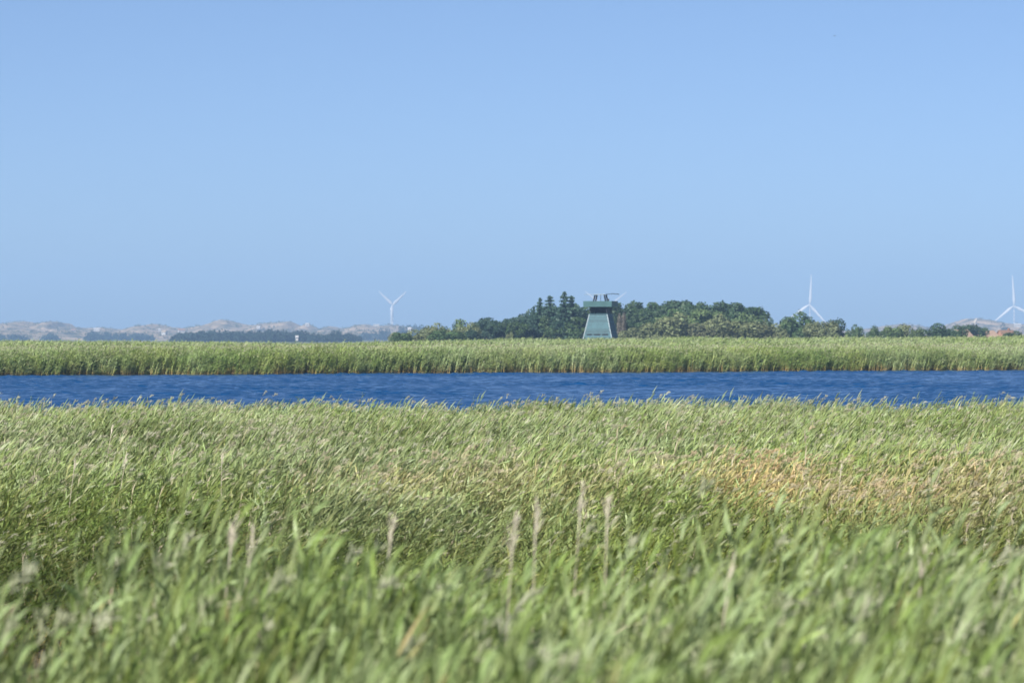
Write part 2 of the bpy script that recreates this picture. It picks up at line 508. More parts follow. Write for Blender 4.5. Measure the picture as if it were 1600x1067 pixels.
# --- middle bed: 40 m to 106 m, up to the water
def middle_bed():
    half = lambda y: y * .1334 + 5
    back = lambda x: 105 + 1.0 * np.sin(x * .4 + 1) + .5 * nB(x, x * 0 + 3)
    x, y = jitter_points(-20, 20, 40, 108, 62, lambda x, y: (np.abs(x) < half(y)) & (y < back(x)) & (rng.random(len(x)) < np.clip(.62 + .55 * nD(x, y) + .25 * nB(x + 5, y), .08, 1)))
    n = len(x); a = x / y * 6000 + 800
    front = 51 + 1.8 * nB(x * .5, y * 0) + 3.0 * (1 - sstep(0, 350, a))
    ramp = sstep(-10, 4, y - front)                 # shorter growth towards the gap in front
    hs = .80 * (.60 + .40 * ramp) * (1 + .07 * nA(x, y)) * rng.normal(1, .055, n)
    edge = sstep(-7, 0, y - back(x))                 # scattered tall heads along the water
    hs *= 1 + edge * np.where(rng.random(n) < .06, .07, 0)
    idx = rng.integers(0, 5, n)
    pl = rng.random(n) < (.03 + .045 * ramp)
    idx = np.where(pl, rng.integers(5, 9, n), idx)
    sed = rng.random(n) < .75 * (1 - ramp) + .06
    idx = np.where(sed, rng.integers(9, 12, n), idx)
    dry = rng.random(n) < .02 + .09 * sstep(-.1, .7, nC(x + 40, y)) * (1 - sstep(380, 560, a)) * sstep(54, 62, y)
    idx = np.where(dry, rng.integers(12, 14, n), idx)
    t = np.clip(.45 + .45 * nA(x + 9, y) + rng.normal(0, .25, n), 0, 1)
    c = lerp3(GREEN, GLAUC, t)
    yl = np.clip((1 - ramp) * .75 + .25 * sstep(.1, .8, nC(x, y)) + rng.normal(0, .15, n), 0, 1) * (.55 + .45 * sstep(600, 1200, a))
    c = c * (1 - yl[:, None]) + np.asarray(YELL)[None] * yl[:, None]
    ol = np.clip((1 - ramp) * (1 - .7 * sstep(250, 700, a)) * 1.0, 0, 1)
    c = c * (1 - ol[:, None]) + np.asarray(OLIVE)[None] * ol[:, None]
    # rusty flowering drift along the front of the bed
    band = np.exp(-((y - front - 3.5) / 3.2) ** 2)
    drift = band * (.36 * sstep(350, 460, a) * sstep(-.4, .5, nB(x * .6, y * .7)) + .8 * sstep(1040, 1200, a) * (1 - .6 * sstep(1500, 1640, a)) * sstep(-1.8, .1, nB(x * .5, y * .7)))
    tn = np.clip(drift * .95 + rng.normal(0, .12, n), 0, 1)
    c = c * (1 - tn[:, None]) + np.asarray(TAN)[None] * tn[:, None]
    idx = np.where((rng.random(n) < drift * .8), rng.integers(5, 9, n), idx)
    hs = np.where(dry, hs * 1.13, hs)
    c *= (1 + .16 * nC(x * .8 + 3, y * .5) + .10 * nB(x, y * .6))[:, None].clip(.6, 1.4)
    c = np.where(dry[:, None], np.asarray((.50, .43, .31))[None], c)
    c *= rng.normal(1, .15, (n, 1)).clip(.55, 1.45)
    p = lerp3(PURP, SILV, rng.random(n)); p = p * (1 - drift[:, None]) + np.asarray(PINK)[None] * drift[:, None]
    rot = np.stack([rng.normal(0, .07, n), rng.normal(-.03, .10, n), rng.normal(0, .5, n)], 1)
    w = .84 * rng.normal(1, .1, n)
    scl = np.stack([w, w, hs], 1)
    scatter('reed_bed', np.stack([x, y, gz(x, y) - .03], 1), idx, rot, scl, c, p, single,
            'wide green reed bed bent by wind up to the near edge of the blue water')
middle_bed()

# --- foreground bed: out of focus, 9 m to about 23 m
def near_bed():
    far = lambda a, x: 18.3 + 4.5 * sstep(60, 330, a) + .3 * np.sin(x * 3.1) + .3 * nB(x * 3, x * 0)
    def keep(x, y):
        a = x / y * 6000 + 800
        return (np.abs(x) < y * .1334 + 2.5) & (y < far(a, x)) & (rng.random(len(x)) < np.clip(.55 + .75 * nD(x * 1.5, y * 1.5), .04, 1))
    x, y = jitter_points(-6.5, 6.5, 8.5, 25, 165, keep)
    n = len(x)
    hs = (1 + .07 * nA(x * 2, y * 2)) * rng.normal(1.045, .05, n)
    idx = np.where(rng.random(n) < .8, rng.integers(14, 19, n), rng.integers(0, 5, n))
    pl = rng.random(n) < .03; idx = np.where(pl, rng.integers(5, 9, n), idx); hs = np.where(pl, hs * .93, hs)
    dry = rng.random(n) < .035
    idx = np.where(dry, rng.integers(12, 14, n), idx)
    t = np.clip(.58 + .4 * nB(x + 9, y) + rng.normal(0, .25, n), 0, 1)
    c = lerp3(GREEN, GLAUC, t)
    yl = np.clip(.15 + rng.normal(0, .22, n), 0, .8); c = c * (1 - yl[:, None]) + np.asarray(YELL)[None] * yl[:, None]
    tn = (rng.random(n) < .012) * .6; c = c * (1 - tn[:, None]) + np.asarray(TAN)[None] * tn[:, None]
    c = np.where(dry[:, None], np.asarray((.46, .39, .27))[None], c)
    c *= rng.normal(1, .13, (n, 1)).clip(.6, 1.4)
    p = lerp3((.34, .36, .22), (.48, .49, .35), rng.random(n))
    rot = np.stack([rng.normal(0, .07, n), rng.normal(-.09, .11, n), rng.normal(0, .6, n)], 1)
    w = .85 * rng.normal(1, .1, n)
    scatter('reed_bed', np.stack([x, y, gz(x, y) - .03], 1), idx, rot, np.stack([w, w, hs], 1), c, p, single,
            'blurred green reeds filling the bottom of the picture')
near_bed()

# --- far bed beyond the water
_end_a = np.array([-3000, -800, -500, -350, -250, -100, 0, 100, 3000], float)
_end_d = np.array([1150, 1150, 1000, 820, 900, 900, 860, 840, 900], float)
def far_bed():
    fa = noise2(51, 40, 3); fb = noise2(52, 12, 3)
    parts = []
    for (d0, d1, dens, kinds, ws) in ((-.6, .9, 2.6, (0, 6), 1.0), (0, 3, 3.4, (0, 6), 1.0), (3, 14, 1.9, (0, 6), 1.05), (14, 90, .75, (0, 6), 1.25), (90, 780, .16, (6, 11), 1.5)):
        W2 = {-.6: 92, 0: 92, 3: 94, 14: 110, 90: 190}[d0]
        nn = int(2 * W2 * (d1 - d0) * dens)
        x = rng.uniform(-W2, W2, nn); y = shore(x) + rng.uniform(d0, d1, nn) + .2
        a = x / y * 6000
        k = (np.abs(x) < y * .1334 + 14) & (y < np.interp(a, _end_a, _end_d))
        if d0 >= 3: k &= rng.random(nn) < np.clip(.85 + .4 * fb(x, y), .2, 1)
        x, y = x[k], y[k]; n = len(x); off = y - shore(x)
        hs = rng.normal(1, .05, n) * (1 + .05 * fa(x, y * .5)) * (1 + .10 * (off > 90) * fa(x + 60, y * .3)) * (1 - .13 * sstep(20, 130, off))
        hs *= (.9 + .1 * sstep(0, 2.5, off)) * (rng.uniform(.45, .85, n) if d0 < 0 else 1)
        w = ws * rng.normal(1, .12, n)
        t = np.clip(.35 + .4 * fa(x, y) + rng.normal(0, .22, n), 0, 1)
        c = lerp3(GREEN, GLAUC, t)
        yl = np.clip(.25 + .3 * fb(x, y) + rng.normal(0, .2, n), 0, 1); c = c * (1 - yl[:, None] * .5) + np.asarray((.26, .28, .06))[None] * yl[:, None] * .5
        c *= 1.14 * rng.normal(1, .08, (n, 1)).clip(.6, 1.4)
        p = lerp3(PURP, SILV, rng.random(n))
        parts.append((np.stack([x, y, gz(x, y) - .03], 1), rng.integers(*kinds, n),
                      np.stack([rng.normal(0, .05, n), rng.normal(0, .06, n), rng.normal(0, .5, n)], 1), np.stack([w, w, hs], 1), c, p))
    cat = [np.concatenate([q[k] for q in parts]) for k in range(6)]
    scatter('reed_bed', *cat, clump, 'far reed bed standing along the opposite bank of the water')
far_bed()

# ------------------------------------------------------------------ last year's stalks that stand out singly
def dry_reed(px, ptop, d, h, lean, label, seed):
    g = random.Random(seed)
    top = P(px, ptop, d)
    lean = lean + .07
    x, y = top.x - lean * h, d
    z = float(gz(x, y)) - .03
    h = top.z - z
    root = empty('dry_reed', (x, y, z))
    tag(root, label, 'reed', 'pale dry stalks of last year standing among the reeds')
    cur = lambda t: Vector((lean * h * t ** 1.6, 0, h * t))
    sb = MB()
    for k in range(6): sb.bar(cur(k / 6), cur((k + 1) / 6), (.0035 + d * .00007) * (1 - .08 * k), 5, (.0035 + d * .00007) * (1 - .08 * (k + 1)))
    sb.build('stem', M['dry_stem'], root)
    pb = MB()
    ax0, ax1 = cur(.90), cur(1)
    for k, (ra, rb) in enumerate(((.003, .004), (.004, .005), (.005, .004), (.004, .003), (.003, .001))):
        pb.bar(ax0 + (ax1 - ax0) * (k / 5), ax0 + (ax1 - ax0) * ((k + 1) / 5), ra, 7, rb)
    for k in range(16):
        u = g.random(); b0 = cur(.93) + (cur(1) - cur(.93)) * u
        dv = Vector((g.gauss(.12, .16), g.gauss(0, .16), g.gauss(.8, .3))).normalized()
        b1 = b0 + dv * g.uniform(.07, .15) * (1.15 - .6 * u)
        sv = dv.cross(Vector((.25, 1, 0))).normalized() * .0032
        pb.raw([b0, (b0 + b1) / 2 + sv, b1, (b0 + b1) / 2 - sv], [(0, 1, 2, 3)])
    pb.build('plume', M['dry_plume'], root)
    for q in range(3):
        t = g.uniform(.5, .85); p = cur(t); az = g.gauss(0, .7); lb = []
        LL = g.uniform(.2, .34); el = R(g.uniform(30, 70))
        for k in range(5):
            e = el - R(70) * k / 4; dv = Vector((math.cos(az) * math.cos(e), math.sin(az) * math.cos(e), math.sin(e)))
            if k: p = p + dv * LL / 4
            w = .011 * (1, 1, .8, .5, .08)[k]; sv = Vector((-math.sin(az), math.cos(az), .4)).normalized() * w
            lb.append((p - sv, p + sv))
        m = MB().raw([v for pr in lb for v in pr], [(2 * k, 2 * k + 1, 2 * k + 3, 2 * k + 2) for k in range(4)])
        m.build('leaf', M['dry_leaf'], root)

for i, (px, pt, d, lean, lab) in enumerate((
    (905, 762, 21.5, -.02, 'tallest pale dry stalk, straight below the watchtower'),
    (948, 778, 21.0, -.05, 'slim dry stalk just right of the tallest pale stalk'),
    (836, 790, 20.2, -.05, 'pale dry stalk in blurred reeds below the conifers'),
    (800, 812, 19.2, -.02, 'thick pale dry stalk at mid picture, in blurred reeds'),
    (362, 815, 21.0, .0, 'tall dry stalk above the blurred reeds left of centre'),
    (610, 820, 20.8, .03, 'lone dry stalk in blurred reeds below the left wind turbine'),
    (392, 828, 20.0, .03, 'shorter dry stalk beside the tall one left of centre'),
    (1441, 858, 18.6, -.01, 'pale dry stalk in blurred reeds towards lower right'),
    (1318, 730, 52, -.01, 'thin dry stalk in the rusty drift on the right'),
    (203, 712, 53, .05, 'bundle-forming dry stalk at left, leaning right over green sedge'),
    (178, 668, 64, .04, 'tall thin bleached stalk on the left, above the sedge'),
    (122, 722, 52, .02, 'bleached stalk near the left edge over dark sedge'),
    (347, 712, 53, -.06, 'bleached stalk over green sedge left of centre'),
    (1140, 880, 17.4, .04, 'dry stalk low in the blurred reeds right of centre'))):
    dry_reed(px, pt, d, 2.4, lean, lab, 900 + i)

# ------------------------------------------------------------------ trees
def leaf_cloud(lobes, n, size, g, flat=.0, jit=.55):
    """leaf sprays spread over and through a set of ellipsoid lobes; returns quads"""
    vol = np.array([l[3] * l[4] * l[5] for l in lobes]) ** .67; vol /= vol.sum()
    which = g.choice(len(lobes), n, p=vol)
    L = np.array(lobes)[which]
    dirs = g.normal(size=(n, 3)); dirs /= np.linalg.norm(dirs, axis=1)[:, None]
    rad = (1 - np.abs(g.normal(0, .16, n))).clip(.35, 1.0) * (1 + .12 * g.normal(size=n) * (g.random(n) < .3))
    c = L[:, :3] + dirs * L[:, 3:6] * rad[:, None]
    nr = dirs + g.normal(0, jit, (n, 3)); nr /= np.linalg.norm(nr, axis=1)[:, None]
    u = np.cross(nr, g.normal(size=(n, 3))); u /= np.linalg.norm(u, axis=1)[:, None]
    v = np.cross(nr, u)
    s = size * g.uniform(.55, 1.25, n)[:, None]
    V = np.stack([c - u * s * .5, c + v * s * .32, c + u * s * .5, c - v * s * .32], 1)
    return V.reshape(-1, 3)

def crown_mesh(name, V, seed):
    n = len(V) // 4
    me = mesh_np(name, V, np.arange(n * 4).reshape(n, 4), [M['tree_leaf']])
    lv = np.repeat(np.random.default_rng(seed).random(n), 4)
    a = me.attributes.new('lv', 'FLOAT', 'POINT'); a.data.foreach_set('value', lv.astype(np.float32))
    return me

def broad_variant(k):
    """unit tree: height 1, crown width about 1"""
    g = np.random.default_rng(200 + k)
    lobes = [(0, 0, .56, .30, .30, .30)]
    for q in range(11):
        a = g.uniform(0, 6.28); z = g.uniform(.22, .86); rr = .36 * math.sqrt(max(.05, 1 - ((z - .5) / .46) ** 2))
        r = g.uniform(.11, .2)
        lobes.append((rr * math.cos(a), rr * math.sin(a), z, r, r, r * .85))
    lobes.append((g.uniform(-.12, .12), g.uniform(-.12, .12), .87, .14, .14, .12))
    return crown_mesh('broad_crown', leaf_cloud(lobes, 3600, .066, g), k), trunk_variant(g, .5)

def scrub_variant(k):
    g = np.random.default_rng(300 + k)
    lobes = []
    for q in range(12):
        a = g.uniform(0, 6.28); r0 = .38 * math.sqrt(g.random()); z = g.uniform(.25, .78) * (1 - r0 * .9)
        r = g.uniform(.14, .22); lobes.append((r0 * math.cos(a), r0 * math.sin(a), z, r, r, r * 1.15))
    return crown_mesh('scrub_crown', leaf_cloud(lobes, 3200, .066, g), k), trunk_variant(g, .35)

def trunk_variant(g, top):
    b = MB(); p = Vector((0, 0, 0)); r = .028
    for k in range(4):
        q = p + Vector((g.normal(0, .012), g.normal(0, .012), top / 4)); b.bar(p, q, r, 6, r * .8)
        if k > 0:
            for s in range(2):
                a = g.uniform(0, 6.28); e = q + Vector((.24 * math.cos(a), .24 * math.sin(a), .16 + .1 * g.random())); b.bar(q, e, r * .5, 5, r * .12)
        p = q; r *= .8
    b.bar(p, p + Vector((0, 0, .3)), r, 5, r * .2)
    return mesh_np('trunk', b.v, b.f, [M['bark']])

def spruce_variant(k):
    g = np.random.default_rng(400 + k); V = []
    tiers = 15
    for t in range(tiers):
        z = .1 + .88 * (t / (tiers - 1)); rr = (.50 * (1 - z) ** .6 + .015) * g.uniform(.6, 1.3)
        nb = 8 if t < tiers - 3 else 5
        for b in range(nb):
            a = 6.283 * b / nb + g.uniform(-.3, .3); L = rr * g.uniform(.55, 1.3)
            for s in range(9):
                u = (s + .6) / 9
                c = np.array([math.cos(a) * L * u, math.sin(a) * L * u, z - .06 * u + .05 * u * u]) + g.normal(0, .008, 3)
                w = (.055 * (1 - .5 * u) + .012) * (1.0 if t < 11 else .8)
                d1 = np.array([math.cos(a + g.normal(0, .5)), math.sin(a + g.normal(0, .5)), g.normal(-.25, .3)]); d1 /= np.linalg.norm(d1)
                d2 = np.cross(d1, g.normal(size=3)); d2 /= np.linalg.norm(d2)
                V += [c - d1 * w, c + d2 * w * .55, c + d1 * w, c - d2 * w * .55]
    b = MB(); b.bar((0, 0, 0), (0, 0, .99), .022, 6, .003)
    return crown_mesh('spruce_crown', np.array(V), k), mesh_np('trunk', b.v, b.f, [M['bark']])

def pine_variant(k):
    """wind-swept pine: bare trunk and flat plates of foliage"""
    g = np.random.default_rng(500 + k)
    lobes = [(.0, 0, .95, .3, .25, .05), (-.28, 0, .8, .24, .2, .05), (.38, 0, .76, .26, .2, .045), (-.1, .1, .62, .22, .2, .05), (.2, 0, .5, .3, .3, .07), (-.2, 0, .36, .3, .3, .09)]
    b = MB(); b.bar((0, 0, 0), (.03, 0, .55), .03, 6, .022); b.bar((.03, 0, .55), (0, 0, .95), .022, 6, .008)
    for l in lobes[1:]: b.bar((0, 0, l[2] - .12), (l[0], l[1], l[2]), .012, 5, .005)
    return crown_mesh('pine_crown', leaf_cloud(lobes, 1100, .07, g), k), mesh_np('trunk', b.v, b.f, [M['bark']])

KINDS = {'broad': [broad_variant(k) for k in range(6)], 'scrub': [scrub_variant(k) for k in range(5)],
         'spruce': [spruce_variant(k) for k in range(3)], 'pine': [pine_variant(0)]}
_tc = [0]; _ext = {}
def tree(kind, px, ptop, pw, d, col, label, name, cat, group=None):
    k = _tc[0]; _tc[0] += 1
    cm, tm = KINDS[kind][k % len(KINDS[kind])]
    top = P(px, ptop, d); z0 = float(gz(top.x, d)) - .15
    key = cm.name
    if key not in _ext:
        co = np.empty(len(cm.vertices) * 3, np.float32); cm.vertices.foreach_get('co', co); co = co.reshape(-1, 3)
        _ext[key] = (np.percentile(co[:, 2], 99.6), 2 * np.percentile(np.abs(co[:, :2]), 98.5))
    hgt = (top.z - z0) / _ext[key][0]
    wid = pw / 6000 * d / _ext[key][1]
    root = empty(name, (top.x, d, z0), rnd.uniform(0, 6.28) if kind != 'pine' else 0)
    tag(root, label, cat, group)
    c = link('crown', cm, root); c.scale = (wid, wid, hgt)
    v = rnd.uniform(.85, 1.15); c.color = (col[0] * v, col[1] * v, col[2] * v, 1)
    t = link('trunk', tm, root); t.scale = (wid, wid, hgt)
    return root

DK = (.042, .078, .032); MG = (.058, .102, .034); OL = (.150, .175, .078); BR = (.105, .115, .055); BG = (.036, .075, .045); PK = (.13, .115, .09); LG = (.085, .128, .042)
G_R = 'trees of the wood right of the watchtower'; G_L = 'trees of the wood left of the watchtower'
# wood right of the tower: back row on the skyline, then a lower row in front of it
ORD = 'first second third fourth fifth sixth seventh eighth ninth tenth eleventh twelfth'.split()
for i, (px, pt, w) in enumerate(((968, 474, 34), (985, 477, 30), (1003, 473, 36), (1022, 474, 30), (1040, 471, 38), (1060, 473, 32), (1078, 472, 36), (1097, 474, 32), (1114, 473, 34), (1132, 476, 34), (1152, 474, 36), (1166, 480, 34))):
    tree('broad', px, pt, w * 2.3, 1045 + rnd.uniform(-12, 12), rnd.choice((DK, MG, DK)), 'dark tree on the skyline of the right-hand wood, %s from the watchtower' % ORD[i], 'broadleaf_tree', 'tree', G_R)
for i, (px, pt, w) in enumerate(((975, 492, 34), (1000, 488, 36), (1028, 486, 36), (1055, 484, 40), (1084, 484, 40), (1110, 487, 36), (1138, 486, 38), (1160, 490, 36), (1180, 494, 30))):
    tree('broad', px, pt, w * 1.75, 1015 + rnd.uniform(-8, 8), rnd.choice((DK, MG, LG)), 'lower tree in front row of the right-hand wood, %s from the watchtower' % ORD[i], 'broadleaf_tree', 'tree', G_R)
# wood left of the tower
for i, (px, pt, w) in enumerate(((752, 501, 26), (770, 497, 30), (790, 499, 28), (803, 497, 26), (818, 492, 28), (832, 485, 30), (848, 480, 32), (866, 478, 34), (886, 478, 36), (903, 477, 32), (918, 479, 32), (934, 478, 32))):
    tree('broad', px, pt, w * 1.75, 1040 + rnd.uniform(-12, 12), rnd.choice((DK, BG, MG)), 'dark tree on the skyline of the left-hand wood, %s from its left end' % ORD[i], 'broadleaf_tree', 'tree', G_L)
for i, (px, pt, w) in enumerate(((745, 508, 24), (765, 508, 28), (786, 505, 30), (808, 504, 30), (828, 500, 30), (850, 496, 34), (872, 494, 34), (893, 496, 32), (910, 500, 28))):
    tree('broad', px, pt, w * 1.65, 1005 + rnd.uniform(-8, 8), rnd.choice((DK, BG, MG, BG)), 'lower tree in front row of the left-hand wood, %s from its left end' % ORD[i], 'broadleaf_tree', 'tree', G_L)
for px, pt, w, d, lab in ((882, 457, 26, 1000, 'tallest dark spruce, just left of the watchtower'), (893.5, 463, 22, 1003, 'slim spruce between the tallest spruce and the watchtower'),
                       (859, 463, 28, 1006, 'broad spruce left of the tallest one'), (844, 467, 20, 1008, 'rounded-top spruce second from left in the row of conifers'),
                       (834, 479, 14, 1002, 'small leaning spruce leftmost in the row of conifers')):
    tree('spruce', px, pt, w * 1.8, d, BG, lab, 'spruce_tree', 'spruce')
# scrub in front
for px, pt, w, d, c, lab in (
    (985, 513, 40, 948, OL, 'low olive bush at the foot of the watchtower'),
    (974, 490, 15, 985, PK, 'greyish pink thin bush tight against the right of the watchtower'),
    (1012, 506, 56, 955, OL, 'olive bush second from the watchtower on its right'),
    (1062, 491, 74, 962, OL, 'biggest pale olive bush in front of the right-hand wood'),
    (1100, 505, 50, 950, BR, 'brownish low bush right of the biggest olive bush'),
    (1121, 492, 44, 964, OL, 'upright pale olive bush below the middle of the wood'),
    (1158, 502, 72, 955, OL, 'wide olive bush below the right end of the wood'),
    (1190, 509, 50, 952, BR, 'brown-green low bush left of the green round bush'),
    (1205, 498, 22, 975, DK, 'small dark bush under the wind-swept pine'),
    (1219, 506, 30, 960, OL, 'olive low bush left against the round dark green bush'),
    (1245, 489, 54, 970, MG, 'round dark green bush standing alone under the middle turbine'),
    (1284, 503, 52, 962, OL, 'olive bush between two dark green bushes'),
    (1310, 499, 40, 972, DK, 'dark green bush right of the olive one'),
    (1331, 508, 26, 966, MG, 'small green bush at the right end of the scrub'),
    (1302, 520, 34, 940, OL, 'low pale bush in front of the dark green one'),
    (1366, 510, 26, 990, MG, 'small round bush standing first after the gap in the scrub'),
    (1390, 511, 34, 1000, LG, 'green low bush second after the gap in the scrub'),
    (1413, 508, 40, 1005, OL, 'pale green bush in front of the far hazy dune'),
    (1436, 513, 30, 990, LG, 'pale low bush next to the dark garden trees'),
    (1464, 506, 44, 1010, DK, 'widest dark bush left of the tiled roofs'),
    (1490, 509, 36, 1030, DK, 'dark tree behind the tan tiled roof'),
    (1517, 508, 38, 1320, DK, 'dark tree between the two tiled roofs'),
    (1538, 512, 30, 1330, MG, 'green tree above the middle tiled roof'),
    (1592, 518, 44, 1050, DK, 'low dark hedge-like bush at the right edge'),
    (1625, 517, 40, 1050, DK, 'dark bush just outside the right edge'),
    (640, 516, 56, 950, OL, 'low olive bush at the left end of the scrub'),
    (622, 520, 34, 945, MG, 'low green bush leftmost of the scrub'),
    (668, 513, 46, 955, OL, 'olive bush second of the row at left'),
    (692, 506, 44, 962, OL, 'rounded olive bush third of the row at left'),
    (713, 500, 44, 975, LG, 'highest green bush of the row at left'),
    (732, 505, 34, 968, OL, 'olive bush touching the dark wood at left'),
    (690, 517, 60, 940, MG, 'low green bush at the foot of the olive ones'),
    (735, 516, 40, 945, BG, 'dark low bush at the left foot of the wood'),
    (800, 520, 18, 930, OL, 'tiny yellowish bush at the foot of the left wood')):
    tree('scrub', px, pt, w * 1.2, d, c, lab, 'bush', 'bush', 'bushes along the edge of the far reeds')
tree('pine', 1193, 493, 22, 990, DK, 'wind-swept small pine with flat plates of foliage', 'pine_tree', 'pine')

# ------------------------------------------------------------------ watchtower
def watchtower():
    d = 800; c = P(938.5, 528, d); g0 = float(gz(c.x, d)) - .1
    root = empty('watchtower', (c.x, d, g0), R(-14))
    tag(root, 'teal boarded watchtower with tapering walls and flat overhanging roof', 'watchtower')
    Z = lambda py: CAM_Z + (528 - py) / 6000 * d - g0
    zt = Z(490.7); zr0, zr1 = Z(479.6), Z(470.6)
    hx_top, hx_slope = 1.93, .228
    def hx(z): return hx_top + (zt - z) * hx_slope
    def hy(z): return 2.35 + (zt - z) * .13
    # core walls behind the boards
    t = .12
    b = MB().hexa([(-hx(0)+t,-hy(0)+t,0),(hx(0)-t,-hy(0)+t,0),(hx(0)-t,hy(0)-t,0),(-hx(0)+t,hy(0)-t,0),(-hx(zt)+t,-hy(zt)+t,zt-.02),(hx(zt)-t,-hy(zt)+t,zt-.02),(hx(zt)-t,hy(zt)-t,zt-.02),(-hx(zt)+t,hy(zt)-t,zt-.02)])
    b.build('core_wall', M['dark_wood'], root)
    # boards, with a row of narrow slots low in the front
    zs0, zs1 = Z(524.3), Z(521.6)
    nb = 26; bh = zt / nb
    kslot = int((zs0 + zs1) / 2 / bh)
    for side in range(4):
        for k in range(nb):
            z0, z1 = k * bh + .012, (k + 1) * bh - .012
            segs = [(-1.0, 1.0)]
            if side == 0 and k == kslot:
                segs = [(-1.0, -.80), (-.42, -.28), (.22, .34), (.80, 1.0)]
            for s0, s1 in segs:
                m = MB(); lap = .035
                def pt(s, z, out):
                    if side in (0, 2):
                        y = -(hy(z) + out); x = s * (hx(z) - .06)
                        return (x, y, z) if side == 0 else (-x, -y, z)
                    x = hx(z) + out; y = s * (hy(z) - .06)
                    return (x, y, z) if side == 1 else (-x, -y, z)
                m.hexa([pt(s0, z0, lap), pt(s1, z0, lap), pt(s1, z0, -.09), pt(s0, z0, -.09), pt(s0, z1, .005), pt(s1, z1, .005), pt(s1, z1, -.09), pt(s0, z1, -.09)])
                m.build('board', M['teal_board'], root)
    for (s0, s1) in ((-.79, -.43), (-.27, .21), (.35, .79)):
        zc = (kslot + .5) * bh; f = MB()
        for za, zb in ((zc - bh / 2 + .015, zc - bh / 2 + .05), (zc + bh / 2 - .05, zc + bh / 2 - .015)): f.box(s0 * hx(zc), s1 * hx(zc), -hy(zc) - .10, -hy(zc) + .02, za, zb)
        w = f.build('window_slot', M['dark_wood'], root)
        MB().box(s0 * hx(zc), s1 * hx(zc), -hy(zc) + .03, -hy(zc) + .06, zc - bh / 2 + .055, zc + bh / 2 - .055).build('pane', M['glass'], w)
    # pale corner boards up the slanting edges
    for sx in (-1, 1):
        for sy in (-1, 1):
            m = MB(); q = .16
            p = []
            for z in (0, zt):
                x, y = sx * (hx(z) + .03), sy * (hy(z) + .05)
                ring = [(x, y, z), (x - sx * q, y, z), (x - sx * q, y - sy * q, z), (x, y - sy * q, z)]
                p += ring if sx * sy < 0 else ring[::-1]
            m.hexa(p); m.build('corner_board', M['pale_trim'], root)
    # look-out storey: sill, posts, back panels, dark inside
    MB().box(-hx_top - .12, hx_top + .12, -2.50, 2.50, zt, zt + .09).build('sill', M['teal_board'], root)
    for sx in (-1, 1):
        for sy in (-1, 1): MB().box(sx * 1.8 - .09, sx * 1.8 + .09, sy * 2.2 - .09, sy * 2.2 + .09, zt + .09, zr0).build('post', M['dark_wood'], root)
    for y0, y1, x0, x1 in ((2.0, 2.06, -1.7, 1.7), (-2.0, 2.0, 1.64, 1.70), (-2.0, 2.0, -1.70, -1.64)):
        MB().box(x0, x1, y0, y1, zt + .092, zr0 - .003).build('panel', M['dark_wood'], root)
    # roof: deep fascia box
    hs = 3.03
    r = MB().box(-hs + .08, hs - .08, -hs + .08, hs - .08, zr0 + .04, zr1 - .06).build('roof', M['roof_felt'], root)
    for k in range(3):
        z0 = zr0 + k * (zr1 - zr0) / 3 + .008; z1 = zr0 + (k + 1) * (zr1 - zr0) / 3 - .008
        MB().box(-hs, hs, -hs, -hs + .06, z0, z1).build('fascia_board', M['teal_fascia'], r)
        MB().box(-hs, hs, hs - .06, hs, z0, z1).build('fascia_board', M['teal_fascia'], r)
        MB().box(hs - .06, hs - .003, -hs + .062, hs - .062, z0, z1).build('fascia_board', M['teal_fascia'], r)
        MB().box(-hs + .003, -hs + .06, -hs + .062, hs - .062, z0, z1).build('fascia_board', M['teal_fascia'], r)
    # roof-top frame of four leaning legs, cap and two thin arms
    ztop = Z(460.6)
    for sx in (-1, 1):
        for sy in (-1, 1):
            MB().bar((sx * 1.30, sy * 1.0, zr1 - .06), (sx * .98, sy * .9, ztop), .17, 4).build('leg', M['dark_wood'], root)
    MB().bar((0, 0, zr1 - .06), (0, 0, ztop), .05, 6).build('pole', M['dark_wood'], root)
    MB().box(-1.2, 1.2, -1.05, 1.05, ztop, ztop + .10).build('cap', M['pale_trim'], root)
    MB().box(1.55, 1.95, -.9, -.5, zr1 - .06, zr1 + .45).build('roof_hatch', M['dark_wood'], root)
    ra = MB()
    for k in range(6):
        x0, x1 = 1.2 + k * .46, 1.2 + (k + 1) * .46
        za, zb = ztop + .08 + .10 * math.sin(k / 6 * 3.1), ztop + .08 + .10 * math.sin((k + 1) / 6 * 3.1)
        ra.bar((x0, 0, za), (x1, 0, zb), .075, 5)
    ra.build('arm', M['dark_wood'], root)
    la = MB()
    for k in range(5): la.bar((-1.2 - k * .46, 0, ztop + .05), (-1.2 - (k + 1) * .46, 0, ztop + .05 + .01 * k), .04, 5)
    la.build('arm', M['pale_trim'], root)
watchtower()

